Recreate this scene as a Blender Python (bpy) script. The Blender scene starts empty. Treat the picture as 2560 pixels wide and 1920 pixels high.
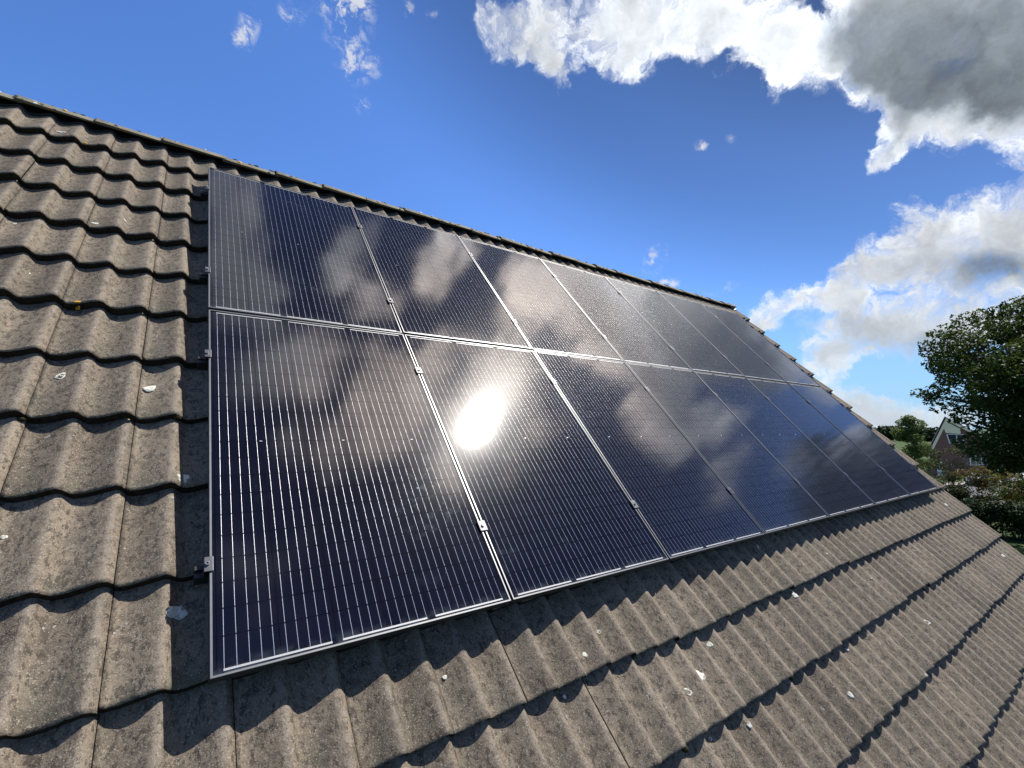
import bpy, bmesh, math, random
from mathutils import Vector, Matrix, Euler, noise as mnoise
R = math.radians
sc = bpy.context.scene
col = sc.collection
random.seed(7)

# ------------------------------------------------------------------ camera
SLOPE = R(47.0)          # pitch of the tiled roof
Z0 = 6.3                 # height of the roof plane's origin (lower left corner of the panel array)
cam_d = bpy.data.cameras.new('camera')
cam = bpy.data.objects.new('camera', cam_d)
col.objects.link(cam)
cam.matrix_world = Matrix(((0.80718, -0.05753, -0.58749, -0.13324),
                           (-0.59020, -0.06028, -0.80500, -1.54573),
                           (0.01090, 0.99652, -0.08261, 6.99409),
                           (0, 0, 0, 1)))
cam_d.sensor_width = 36.0
cam_d.lens = 16.597
cam_d.clip_start = 0.05
cam_d.clip_end = 5000
sc.camera = cam

# ------------------------------------------------------------------ light
SUN_DIR = Vector((0.53292, -0.05780, 0.84419)).normalized()
SUN_EL = math.asin(SUN_DIR.z)
sun_d = bpy.data.lights.new('sun', 'SUN')
sun_d.energy = 5.0
sun_d.angle = R(0.5)
sun_d.color = (1.0, 0.955, 0.88)
sun = bpy.data.objects.new('sun', sun_d)
col.objects.link(sun)
sun.rotation_euler = (-SUN_DIR).to_track_quat('-Z', 'Y').to_euler()
sun.location = (20, 0, 40)

sc.view_settings.view_transform = 'Standard'
sc.view_settings.look = 'None'
sc.view_settings.exposure = 0.75
sc.view_settings.gamma = 1.0
sc.view_settings.use_curve_mapping = False
try:
    sc.cycles.max_bounces = 6
    sc.cycles.transparent_max_bounces = 8
    sc.cycles.sample_clamp_indirect = 4.0
    sc.cycles.sample_clamp_direct = 5.0
except Exception:
    pass

# ------------------------------------------------------------------ sky: Nishita + procedural clouds on the direction sphere
# azimuth, elevation, half width, half height, roll (degrees), weight
CLOUDS= [(53.55, 42.13, 4.45, 3.01, -179.9, 1), (49.32, 38.75, 3.14, 1.82, 74.8, 0.8),
    (43.43, 41.37, 6.58, 3.88, -170.3, 1), (38.9, 38.7, 3.58, 2.73, -158.8, 0.9),
    (34.46, 40.6, 7.09, 3.4, -164.2, 1), (27.36, 38.47, 6.02, 3.63, -154.2, 1),
    (24.2, 35.16, 3.39, 2.57, 48.9, 0.9), (20.65, 35.61, 5.33, 3.48, -144.0, 1),
    (15.18, 33.46, 6.3, 3.93, -141.2, 1), (9.14, 31.75, 7.05, 4.5, 50.2, 1),
    (10.99, 27.68, 3.89, 2.5, -140.2, 1), (7.39, 26.28, 3.38, 2.28, 50.2, 1),
    (13.1, 25.83, 2.92, 2.18, 140.9, 0.9), (15.3, 24.37, 1.46, 1.4, 61.8, 0.6),
    (5.27, 28.71, 5.03, 2.89, 78.4, 1), (31.63, 45.61, 19.13, 3.72, -163.7, 1),
    (6.0, 37.57, 15.02, 5.1, -142.6, 1), (7.96, 16.61, 3.72, 2.99, 55.6, 1), (5.76, 16.74, 3.45, 2.62, 69.0, 1),
    (11.86, 17.61, 3.2, 2.59, 60.7, 1), (14.3, 15.68, 3.48, 2.81, -148.1, 1),
    (16.5, 14.37, 2.95, 2.51, -145.9, 1), (9.31, 13.03, 6.15, 3.11, -165.3, 1),
    (22.44, 12.86, 5.24, 2.0, 169.6, 1), (18.45, 12.44, 2.27, 1.78, -162.6, 1),
    (17.45, 9.37, 5.13, 3.36, -171.1, 1), (12.93, 9.08, 4.55, 3.16, -169.0, 1),
    (9.23, 9.02, 3.47, 2.38, -167.6, 1), (20.22, 6.85, 2.93, 2.57, -170.7, 1),
    (25.5, 11.35, 2.62, 1.94, -170.1, 0.7), (4.02, 11.91, 5.43, 3.52, 86.1, 1),
    (17.75, 1.91, 2.94, 2.49, 176.4, 1), (16.0, 0.78, 3.32, 2.12, 178.0, 1), (13.94, 1.43, 2.64, 2.06, 177.0, 1),
    (12.23, 0.17, 2.22, 2.06, 155.8, 0.9), (20.35, 3.34, 1.96, 1.87, 174.5, 0.8),
    (17.99, 5.01, 1.11, 0.55, -177.0, 0.4), (10.21, 1.0, 2.65, 1.62, 178.5, 0.6)]
SHADE= [(12.27, 34.05, 6.45, 3.44, -143.8, 1), (4.54, 27.73, 3.89, 2.47, 68.4, 1),
    (10.73, 31.76, 7.25, 4.07, -142.4, 1), (5.99, 30.33, 6.66, 4.21, 54.7, 1),
    (11.25, 28.67, 3.91, 2.47, -140.3, 0.9), (13.46, 25.56, 1.8, 1.58, 127.4, 0.6),
    (8.4, 13.82, 4.83, 2.28, -164.4, 0.6), (6.53, 12.45, 2.96, 2.19, -155.8, 0.5),
    (13.29, 15.47, 2.02, 1.59, -150.6, 0.3), (15.7, 7.86, 5.6, 1.98, -174.2, 0.45),
    (10.49, 7.55, 3.9, 1.63, -173.1, 0.4), (31.53, 47.91, 14.45, 2.67, -163.0, 0.5),
    (5.89, 38.9, 13.31, 4.44, -141.6, 1), (22.22, 38.83, 7.29, 1.87, -158.1, 0.25),
    (14.98, 0.57, 4.76, 1.31, 179.4, 0.4)]
WISPS= [(74.8, 39.7, 2.9, 1.86, 114.7, 1), (73.55, 36.61, 1.94, 1.52, 160.0, 1),
    (75.69, 41.09, 2.45, 0.99, 162.3, 1), (85.37, 36.9, 1.74, 0.89, 111.3, 0.9),
    (81.12, 39.14, 1.44, 1.02, 127.9, 0.9), (72.86, 33.63, 1.09, 0.95, 174.7, 0.7),
    (67.77, 42.25, 0.85, 0.73, 115.7, 0.8), (64.59, 42.44, 0.78, 0.48, 168.7, 0.5),
    (36.76, 18.91, 1.85, 1.24, 119.5, 1), (35.5, 16.15, 1.3, 0.61, -174.3, 1),
    (31.38, 29.42, 0.82, 0.58, -158.4, 0.8), (29.54, 15.11, 1.64, 0.8, 176.1, 0.6),
    (28.4, 29.94, 0.61, 0.48, 68.8, 0.4), (86.37, 35.53, 0.62, 0.45, 116.1, 0.7),
    (16.43, 3.23, 0.71, 0.62, 179.3, 0.3)]
OVERHEAD= [(74.32, 74.13, 8.48, 2.99, 108.5, 1), (54.8, 77.53, 4.34, 3.41, 120.2, 1),
    (42.73, 69.34, 5.63, 2.12, 114.3, 0.9), (29.07, 68.76, 3.18, 3.0, 127.0, 0.7),
    (31.75, 59.04, 5.81, 3.13, 129.3, 0.9), (21.71, 47.86, 5.44, 3.18, 56.0, 1),
    (17.95, 51.77, 3.87, 3.27, 77.9, 0.8), (15.95, 44.75, 6.0, 3.2, 50.2, 1),
    (14.44, 37.96, 4.74, 2.57, 50.1, 1), (11.31, 79.36, 6.39, 4.54, 84.1, 1),
    (0.37, 68.57, 6.49, 4.19, -177.0, 0.9), (-20.49, 72.82, 5.89, 4.15, 108.4, 0.7),
    (-1.93, 37.76, 3.11, 2.94, 52.2, 1), (-5.53, 34.97, 3.0, 2.1, 53.5, 0.7),
    (-9.95, 29.69, 2.81, 1.96, -143.1, 0.9), (-5.56, 21.4, 3.14, 2.48, -168.5, 1),
    (-4.01, 17.67, 3.32, 2.36, 145.4, 1), (6.22, 23.76, 3.55, 1.83, 51.5, 0.9),
    (10.4, 28.01, 2.87, 1.89, 47.5, 0.8), (4.66, 25.91, 2.62, 1.49, 88.7, 0.7),
    (8.05, 43.14, 6.5, 2.72, 66.0, 0.9), (5.39, 54.31, 4.48, 3.36, 88.6, 0.6),
    (-5.42, 59.61, 10.9, 9.85, 95.7, 0.6), (12.94, 29.7, 3.84, 1.93, 59.0, 0.8),
    (10.68, 25.78, 3.66, 1.62, 55.0, 0.8), (7.28, 32.82, 4.98, 2.55, 59.3, 0.7),
    (3.07, 20.52, 2.57, 2.14, 150.6, 0.6)]
SKY_STRENGTH = 0.056
world = bpy.data.worlds.new('World')
sc.world = world
world.use_nodes = True
wt = world.node_tree
wt.nodes.clear()


class NG:
    """small helper around a node tree"""
    def __init__(self, tree):
        self.t = tree
    def n(self, typ, ins=None, **props):
        nd = self.t.nodes.new(typ)
        for k, v in props.items():
            setattr(nd, k, v)
        for k, v in (ins or {}).items():
            s = nd.inputs[k]
            if isinstance(v, bpy.types.NodeSocket):
                self.t.links.new(v, s)
            else:
                s.default_value = v
        return nd
    def math(self, op, a, b=None, c=None, clamp=False):
        ins = {0: a}
        if b is not None: ins[1] = b
        if c is not None: ins[2] = c
        nd = self.n('ShaderNodeMath', ins, operation=op)
        nd.use_clamp = clamp
        return nd.outputs[0]
    def vmath(self, op, a, b=None):
        ins = {0: a}
        if b is not None: ins[1] = b
        nd = self.n('ShaderNodeVectorMath', ins, operation=op)
        return nd.outputs['Value'] if op in ('DOT_PRODUCT', 'LENGTH', 'DISTANCE') else nd.outputs[0]
    def scale(self, a, f):
        nd = self.n('ShaderNodeVectorMath', {0: a}, operation='SCALE')
        if isinstance(f, bpy.types.NodeSocket): self.t.links.new(f, nd.inputs['Scale'])
        else: nd.inputs['Scale'].default_value = f
        return nd.outputs[0]
    def ramp(self, v, lo, hi, a=0.0, b=1.0, smooth=True):
        nd = self.n('ShaderNodeMapRange', {'Value': v, 'From Min': lo, 'From Max': hi, 'To Min': a, 'To Max': b})
        nd.interpolation_type = 'SMOOTHSTEP' if smooth else 'LINEAR'
        nd.clamp = True
        return nd.outputs[0]
    def noise(self, vec, scale, detail=4, rough=0.55, dist=0.0, out=0, lac=2.0):
        nd = self.n('ShaderNodeTexNoise', {'Scale': scale, 'Detail': detail, 'Roughness': rough, 'Distortion': dist, 'Lacunarity': lac})
        if vec is not None: self.t.links.new(vec, nd.inputs['Vector'])
        return nd.outputs[out]
    def mix(self, f, a, b, blend='MIX'):
        nd = self.t.nodes.new('ShaderNodeMix')
        nd.data_type = 'RGBA'; nd.blend_type = blend
        for k, v in ((0, f), (6, a), (7, b)):
            if isinstance(v, bpy.types.NodeSocket): self.t.links.new(v, nd.inputs[k])
            else: nd.inputs[k].default_value = v if k == 0 or len(v) == 4 else (*v, 1)
        return nd.outputs[2]


W = NG(wt)
skyn = W.n('ShaderNodeTexSky', sky_type='NISHITA')
skyn.sun_disc = False
skyn.sun_elevation = SUN_EL
skyn.sun_rotation = math.atan2(SUN_DIR.x, SUN_DIR.y)
skyn.altitude = 0
skyn.air_density = 1.0
skyn.dust_density = 0.5
skyn.ozone_density = 2.0
dirv = W.n('ShaderNodeTexCoord').outputs['Generated']


def blob_sum(vec, table, grow):
    acc = None
    for az, el, a, b, rot, w in table:
        az, el = R(az), R(el)
        c = Vector((math.cos(az) * math.cos(el), math.sin(az) * math.cos(el), math.sin(el)))
        ex = Vector((-c.y, c.x, 0)).normalized()
        ey = c.cross(ex)
        m = Matrix((ex, ey, c)).transposed() @ Matrix.Rotation(R(rot), 3, 'Z')
        mp = W.n('ShaderNodeMapping', {'Vector': vec, 'Location': c, 'Rotation': m.to_euler(),
                                       'Scale': (math.tan(R(a)) * grow, math.tan(R(b)) * grow, 0.5)}, vector_type='TEXTURE')
        g = W.n('ShaderNodeTexGradient', {'Vector': mp.outputs[0]}, gradient_type='SPHERICAL').outputs['Fac']
        acc = W.math('MULTIPLY', g, w) if acc is None else W.math('MULTIPLY_ADD', g, w, acc)
    return acc


wob = W.n('ShaderNodeTexNoise', {'Vector': dirv, 'Scale': 9.0, 'Detail': 5.0, 'Roughness': 0.62})
wob_c = W.vmath('SUBTRACT', wob.outputs['Color'], (0.5, 0.5, 0.5))
warped = W.vmath('ADD', dirv, W.scale(wob_c, 0.10))
fbm = W.noise(warped, 12.0, 10, 0.66)
big = W.noise(warped, 8.5, 6, 0.58)
big_sun = W.noise(W.vmath('ADD', warped, tuple(SUN_DIR * 0.035)), 8.5, 6, 0.58)
relief = W.math('SUBTRACT', big, big_sun)
# cumulus
acc_o = blob_sum(warped, OVERHEAD, 1.28)
acc = W.math('ADD', blob_sum(warped, CLOUDS, 1.12), acc_o)
# broken cloud over the rest of the sky, behind the viewer
rear_cov = W.math('MULTIPLY', W.ramp(W.noise(dirv, 3.2, 4, 0.55), 0.50, 0.70), W.ramp(W.vmath('DOT_PRODUCT', dirv, (-0.56, -0.82, 0.10)), 0.0, 0.35))
rear_cov = W.math('MULTIPLY', rear_cov, W.ramp(W.n('ShaderNodeSeparateXYZ', {'Vector': dirv}).outputs[2], 0.02, 0.2))
acc = W.math('MULTIPLY_ADD', rear_cov, 0.9, acc)
gate = W.ramp(acc, 0.0, 0.22)
dens = W.math('ADD', acc, W.math('MULTIPLY', W.math('MULTIPLY', W.math('SUBTRACT', fbm, 0.5), 2.5), gate))
a_cum = W.math('MULTIPLY', W.ramp(dens, 0.08, 0.60), W.ramp(W.noise(warped, 20.0, 7, 0.68, 0.8), 0.40, 0.60, W.ramp(dens, 0.3, 1.2, 0.26, 0.95), 1.0))
shade = blob_sum(warped, SHADE, 1.3)
shade = W.ramp(W.math('ADD', shade, W.math('MULTIPLY', W.math('SUBTRACT', big, 0.5), 0.9)), 0.05, 1.0)
thick = W.ramp(dens, 0.4, 1.5)
lit = W.math('MULTIPLY_ADD', relief, 1.35, 0.94)
lit = W.math('MINIMUM', W.math('MAXIMUM', lit, 0.58), 1.12)
lit = W.math('MULTIPLY', lit, W.math('MULTIPLY_ADD', thick, -0.22, 1.0))
lit = W.math('ADD', lit, W.ramp(dens, 0.25, 0.9, 0.16, 0.0))
dark = W.math('MULTIPLY_ADD', W.math('SUBTRACT', fbm, 0.5), 0.22, W.math('MULTIPLY_ADD', relief, 0.35, 0.22))
bright = W.math('ADD', W.math('MULTIPLY', lit, W.math('SUBTRACT', 1.0, shade)), W.math('MULTIPLY', W.math('MAXIMUM', dark, 0.14), shade))
# clouds close to the sun scatter its light forward
sdot = W.vmath('DOT_PRODUCT', dirv, tuple(SUN_DIR))
fwd_glow = W.math('MULTIPLY_ADD', W.math('POWER', W.math('MAXIMUM', sdot, 0.0), 13.0), 3.0, 1.0)
fwd_glow = W.math('MULTIPLY_ADD', W.ramp(sdot, 0.885, 0.97), 2.6, fwd_glow)
bright = W.math('MAXIMUM', W.math('MULTIPLY', bright, fwd_glow), 0.05)
ccol = W.mix(shade, (0.955, 1.0, 1.06, 1), (0.84, 0.98, 1.12, 1))
ccol = W.mix(W.ramp(sdot, 0.885, 0.97), ccol, (1.10, 0.95, 0.84, 1))
ccol = W.scale(ccol, W.math('MULTIPLY', bright, 0.51 / SKY_STRENGTH))
# wisps
fine = W.noise(W.vmath('ADD', dirv, W.scale(wob_c, 0.10)), 30.0, 8, 0.66)
wacc = blob_sum(W.vmath('ADD', dirv, W.scale(wob_c, 0.05)), WISPS, 1.38)
wd = W.math('MULTIPLY', wacc, W.ramp(fine, 0.36, 0.72))
a_w = W.math('MULTIPLY', W.ramp(wd, 0.03, 0.60), 0.75)
# clear sky: colour as the camera's processing shows it
skyc = W.mix(1.0, skyn.outputs[0], (0.72, 1.08, 1.68, 1), 'MULTIPLY')
skyc = W.scale(skyc, W.ramp(sdot, 0.77, 0.95, 1.0, 0.42))
skyc = W.scale(skyc, W.math('MULTIPLY', W.ramp(sdot, 0.54, 0.79, 1.27, 0.68), W.ramp(W.n('ShaderNodeSeparateXYZ', {'Vector': dirv}).outputs[2], 0.0, 0.45, 0.86, 1.0)))
# pale air low over the horizon
skyc = W.mix(W.ramp(W.n('ShaderNodeSeparateXYZ', {'Vector': dirv}).outputs[2], 0.30, 0.0, 0.0, 0.62), skyc, (0.19 / SKY_STRENGTH, 0.33 / SKY_STRENGTH, 0.49 / SKY_STRENGTH, 1))
c1 = W.mix(a_w, skyc, (0.52 / SKY_STRENGTH,) * 3 + (1,))
ccol = W.mix(W.ramp(W.n('ShaderNodeSeparateXYZ', {'Vector': dirv}).outputs[2], 0.26, 0.02, 0.0, 0.42), ccol, (0.40 / SKY_STRENGTH, 0.48 / SKY_STRENGTH, 0.56 / SKY_STRENGTH, 1))
c2 = W.mix(a_cum, c1, ccol)
bg = W.n('ShaderNodeBackground', {'Color': c2, 'Strength': SKY_STRENGTH})
wo = W.n('ShaderNodeOutputWorld', {'Surface': bg.outputs[0]})
TREE_BASE= [40.7, 2.17, 0.0]
TREE_CLUMPS= [(0.2, -2.1, 6.5, 1.04), (-0.9, 5.0, 11.2, 0.36), (-0.4, -1.1, 12.1, 1.7),
    (-4.2, 0.1, 7.7, 1.36), (-1.8, 2.7, 5.7, 0.86), (1.5, -2.9, 12.1, 0.96), (-1.0, 0.7, 12.6, 1.36),
    (0.6, 2.1, 13.6, 0.87), (-0.6, -2.4, 11.9, 1.06), (-2.9, 0.1, 9.3, 0.91), (3.3, -2.6, 10.9, 1.23),
    (-1.3, -3.3, 8.8, 1.33), (-0.3, -1.1, 7.7, 1.08), (0.9, -1.0, 13.6, 1.06), (-2.3, 1.5, 6.5, 1.22),
    (1.7, -2.2, 10.7, 1.41), (-2.0, -1.5, 6.5, 1.39), (0.5, -2.6, 10.4, 1.3), (4.5, 1.8, 8.4, 1.66),
    (-2.3, 3.5, 10.7, 1.15), (-0.1, 0.0, 12.0, 1.36), (-4.0, 2.0, 10.0, 0.9), (2.2, 3.9, 11.8, 1.61),
    (1.8, 0.8, 10.2, 1.61), (-0.9, 2.1, 6.6, 1.31), (2.2, -1.6, 9.6, 1.48), (-1.5, 3.7, 12.9, 0.55),
    (1.4, 3.6, 8.7, 0.94), (1.8, 1.9, 10.7, 1.55), (1.6, -2.7, 9.4, 1.34), (-2.6, 0.5, 6.2, 1.14),
    (2.5, 0.8, 8.7, 1.33), (1.3, -0.1, 9.7, 1.1), (-3.2, -0.3, 7.8, 1.72), (-0.4, -1.5, 5.1, 0.59),
    (-3.2, -1.6, 11.5, 1.06), (0.6, -1.2, 9.5, 1.27), (3.1, 3.2, 10.1, 1.07), (-1.8, -1.9, 11.7, 1.11),
    (-2.4, 1.3, 12.8, 0.71), (0.2, 3.4, 10.7, 1.63), (-0.2, 2.2, 8.3, 0.99), (-0.7, 1.7, 5.0, 1.05),
    (-1.5, 1.0, 10.8, 0.95), (-5.2, -0.5, 9.7, 1.03), (-1.8, 1.7, 5.0, 0.88), (0.7, 3.3, 5.4, 0.49),
    (-0.5, 0.7, 14.1, 0.96), (-1.8, -0.2, 6.5, 1.16), (2.9, -2.8, 9.6, 0.94), (-0.1, -2.1, 9.7, 1.63),
    (-1.5, 4.1, 9.6, 0.72), (-1.1, -3.3, 7.7, 0.99), (-1.8, -3.1, 6.5, 1.17), (0.1, 3.1, 12.4, 0.9),
    (-1.5, 4.8, 8.8, 0.53), (-0.7, -2.8, 6.6, 1.14), (0.0, 4.8, 13.2, 0.42), (-4.1, 1.7, 8.8, 1.14),
    (2.5, 0.4, 11.0, 1.51), (5.0, -0.6, 8.9, 1.06), (-1.3, 4.1, 11.4, 0.92), (0.0, 4.0, 7.5, 0.37),
    (-1.0, 2.2, 9.8, 1.08), (-4.5, 0.9, 9.8, 0.93), (3.3, -1.1, 13.0, 1.37), (-1.2, -1.8, 10.5, 1.09),
    (0.6, -1.9, 8.5, 1.33), (0.7, 4.9, 9.1, 0.83), (4.0, 1.1, 10.5, 0.91), (0.3, -0.8, 6.3, 0.93),
    (-1.2, 0.7, 5.1, 0.48), (0.0, -2.1, 13.1, 1.21), (-2.9, 1.0, 10.4, 1.25), (-2.7, -1.4, 8.6, 1.49),
    (3.1, 2.1, 12.3, 1.15), (-0.7, 0.7, 10.1, 1.13), (-3.2, -2.5, 9.6, 1.19), (-4.0, 0.1, 10.6, 1.63),
    (-1.9, 0.3, 9.9, 1.0), (2.6, 2.2, 7.9, 1.53), (0.3, 0.7, 6.4, 1.43), (2.6, -1.4, 14.1, 1.11),
    (1.3, 0.4, 14.3, 1.14), (-0.3, 3.3, 6.1, 0.88), (-0.4, 0.9, 7.3, 1.36), (-2.5, -0.1, 5.2, 1.1),
    (-4.3, -1.3, 9.3, 1.32), (-2.6, 1.9, 8.9, 1.23), (0.1, -3.0, 8.5, 1.5), (1.9, 1.7, 7.1, 0.99),
    (1.2, 4.1, 11.5, 1.07), (1.1, -0.6, 11.3, 1.52), (0.6, -2.8, 7.2, 1.28), (2.8, 0.8, 12.9, 1.12),
    (3.6, 2.5, 8.9, 1.27), (2.5, -1.8, 6.4, 1.04), (-3.4, -1.6, 7.0, 1.19), (1.2, -1.8, 5.2, 0.55),
    (-0.6, 5.0, 12.3, 0.54), (-1.8, -1.1, 5.6, 1.28), (-1.2, -0.8, 11.3, 1.72), (3.3, 0.0, 10.0, 1.22),
    (0.4, 1.3, 12.9, 1.03), (-0.6, -0.9, 14.4, 0.45), (-1.1, 3.6, 7.9, 0.57), (-2.9, -0.2, 11.1, 1.45),
    (1.2, -1.8, 11.9, 1.05), (0.4, 1.6, 5.3, 0.88), (-2.1, -2.5, 8.2, 1.69), (2.3, -0.1, 6.4, 1.12),
    (-2.0, -2.7, 9.9, 1.34), (1.8, 0.6, 4.9, 0.63), (2.0, 2.5, 13.3, 1.2), (1.1, 2.9, 11.1, 0.92),
    (1.3, 0.2, 13.0, 1.35), (2.8, -1.4, 7.8, 0.95), (-2.3, 3.1, 12.2, 1.07), (5.1, 0.2, 7.8, 1.13),
    (0.6, 4.4, 10.2, 0.63), (-0.4, 5.7, 9.3, 0.45), (-0.4, 5.3, 9.1, 0.4), (-1.0, 4.8, 9.3, 0.6),
    (-0.3, 4.7, 8.3, 0.5), (0.1, 5.1, 12.0, 0.6), (-1.2, 4.5, 12.6, 0.6), (-1.0, 3.8, 13.2, 0.7),
    (-0.6, 3.2, 13.8, 0.7), (-0.9, 2.4, 13.9, 0.6), (-0.4, 1.8, 14.0, 0.6), (0.4, 1.1, 14.2, 0.7),
    (-0.0, 4.8, 11.1, 0.5), (-0.0, 2.8, 5.6, 0.5), (-0.2, 2.5, 5.2, 0.4), (0.6, 2.2, 4.7, 0.4),
    (-1.0, 3.2, 7.3, 0.5), (-0.1, 3.7, 7.6, 0.5), (-0.8, 3.9, 8.3, 0.5), (0.7, 1.6, 4.9, 0.5)]
PATCHES= [(-0.474, 1.287, 0.0167), (-0.196, 1.236, 0.0195), (-0.068, 0.749, 0.0168), (-0.072, 0.258, 0.015),
    (-0.785, 3.55, 0.0246), (-0.384, 2.57, 0.0097), (-0.502, 2.479, 0.0177), (-0.5, 0.585, 0.0077),
    (0.705, -0.153, 0.0074), (1.894, -0.489, 0.0306), (1.762, -0.519, 0.0142), (4.325, -0.831, 0.0514),
    (1.315, -0.247, 0.0101), (2.079, -0.396, 0.014), (-0.36, 0.091, 0.0034), (-0.294, 0.618, 0.0057),
    (3.034, -0.36, 0.0161), (1.16, -0.347, 0.007), (3.05, -0.032, 0.0148), (7.196, -0.81, 0.0668),
    (7.191, -0.163, 0.0863), (-0.671, 1.954, 0.0069), (-0.453, 3.731, 0.0106), (1.985, -0.721, 0.0109),
    (2.836, -0.858, 0.0133), (-0.788, 2.371, 0.0072)]

# ------------------------------------------------------------------ helpers
def tag(o, label=None, cat=None, group=None, kind=None):
    if label: o['label'] = label
    if cat: o['category'] = cat
    if group: o['group'] = group
    if kind: o['kind'] = kind
    return o


def empty(name, loc=(0, 0, 0), rot=(0, 0, 0), parent=None):
    o = bpy.data.objects.new(name, None)
    col.objects.link(o)
    o.location = loc
    o.rotation_euler = rot
    o.empty_display_size = 0.2
    if parent: o.parent = parent
    return o


class MB:
    """collects faces, builds ONE mesh object"""
    def __init__(self):
        self.v, self.f, self.mi, self.sm = [], [], [], []
        self.tone = []
        self.extra = {}
    def face(self, pts, mi=0, smooth=False, tone=0.5):
        b = len(self.v)
        self.v.extend([tuple(p) for p in pts])
        self.tone.extend([tone] * len(pts))
        self.f.append(tuple(range(b, b + len(pts))))
        self.mi.append(mi); self.sm.append(smooth)
    def grid(self, rows, mi=0, smooth=True, tones=None, close=False):
        """rows: list of equal-length point lists"""
        b = len(self.v); n = len(rows[0])
        for i, r in enumerate(rows):
            self.v.extend([tuple(p) for p in r])
            self.tone.extend(tones[i] if tones else [0.5] * n)
        for i in range(len(rows) - 1):
            for j in range(n if close else n - 1):
                k = (j + 1) % n
                self.f.append((b + i * n + j, b + i * n + k, b + (i + 1) * n + k, b + (i + 1) * n + j))
                self.mi.append(mi); self.sm.append(smooth)
    def box(self, x0, x1, y0, y1, z0, z1, mi=0, M=None, bev=0.0):
        bm = bmesh.new()
        bmesh.ops.create_cube(bm, size=1)
        for v in bm.verts:
            v.co = Vector(((x0 + x1) / 2 + v.co.x * (x1 - x0), (y0 + y1) / 2 + v.co.y * (y1 - y0), (z0 + z1) / 2 + v.co.z * (z1 - z0)))
        if bev: bmesh.ops.bevel(bm, geom=bm.edges[:], offset=bev, segments=2, affect='EDGES', profile=0.5)
        for f in bm.faces:
            self.face([(M @ v.co) if M else v.co for v in f.verts], mi)
        bm.free()
    def prism(self, prof, a, b, axis='x', mi=0, smooth=False, caps=True):
        """closed profile (list of 2-tuples) pushed from a to b along an axis"""
        def P(t, q):
            return {'x': (t, q[0], q[1]), 'y': (q[0], t, q[1]), 'z': (q[0], q[1], t)}[axis]
        n = len(prof)
        self.grid([[P(a, q) for q in prof], [P(b, q) for q in prof]], mi, smooth, close=True)
        if caps:
            self.face([P(a, q) for q in prof][::-1], mi); self.face([P(b, q) for q in prof], mi)
    def tube(self, pts, rads, n=8, mi=0):
        rows = []
        for i, p in enumerate(pts):
            p = Vector(p)
            d = (Vector(pts[min(i + 1, len(pts) - 1)]) - Vector(pts[max(i - 1, 0)])).normalized()
            u = d.orthogonal().normalized(); w = d.cross(u)
            rows.append([p + (u * math.cos(2 * math.pi * k / n) + w * math.sin(2 * math.pi * k / n)) * rads[i] for k in range(n)])
        self.grid(rows, mi, True, close=True)
        self.face(rows[0][::-1], mi); self.face(rows[-1], mi)
    def build(self, name, mats, parent=None, weld=False, tone=False, fix=False):
        me = bpy.data.meshes.new(name)
        me.from_pydata(self.v, [], self.f)
        for m in (mats if isinstance(mats, (list, tuple)) else [mats]): me.materials.append(m)
        me.polygons.foreach_set('material_index', self.mi)
        me.polygons.foreach_set('use_smooth', self.sm)
        if tone:
            at = me.attributes.new('tone', 'FLOAT', 'POINT')
            at.data.foreach_set('value', self.tone)
        for k, vals in self.extra.items():
            at = me.attributes.new(k, 'FLOAT', 'POINT')
            at.data.foreach_set('value', vals + [0.5] * (len(self.v) - len(vals)))
        if weld or fix:
            bm = bmesh.new(); bm.from_mesh(me)
            if weld: bmesh.ops.remove_doubles(bm, verts=bm.verts, dist=1e-5)
            if fix: bmesh.ops.recalc_face_normals(bm, faces=bm.faces)
            bm.to_mesh(me); bm.free()
        me.update()
        o = bpy.data.objects.new(name, me)
        col.objects.link(o)
        if parent: o.parent = parent
        return o


def copy_tree(o, parent=None):
    c = o.copy()
    col.objects.link(c)
    c.parent = parent
    for ch in o.children:
        copy_tree(ch, c)
    return c


# ------------------------------------------------------------------ materials
def new_mat(name):
    m = bpy.data.materials.new(name)
    m.use_nodes = True
    g = NG(m.node_tree)
    b = m.node_tree.nodes['Principled BSDF']
    return m, g, b


def link(g, s, b, k):
    g.t.links.new(s, b.inputs[k])


def bump(g, b, h, strength, dist):
    nd = g.n('ShaderNodeBump', {'Height': h, 'Strength': strength, 'Distance': dist})
    link(g, nd.outputs[0], b, 'Normal')


def simple(name, c, rough=0.6, metal=0.0, var=0.12, scale=8.0, spec=0.5, bmp=0.0, bscale=60.0):
    m, g, b = new_mat(name)
    oc = g.n('ShaderNodeTexCoord').outputs['Object']
    nz = g.noise(oc, scale, 5, 0.6)
    f = g.ramp(nz, 0.3, 0.7)
    link(g, g.mix(f, [x * (1 - var) for x in c], [min(1, x * (1 + var)) for x in c]), b, 'Base Color')
    b.inputs['Roughness'].default_value = rough
    b.inputs['Metallic'].default_value = metal
    b.inputs['Specular IOR Level'].default_value = spec
    if bmp: bump(g, b, g.noise(oc, bscale, 4), bmp, 0.01)
    return m


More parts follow.
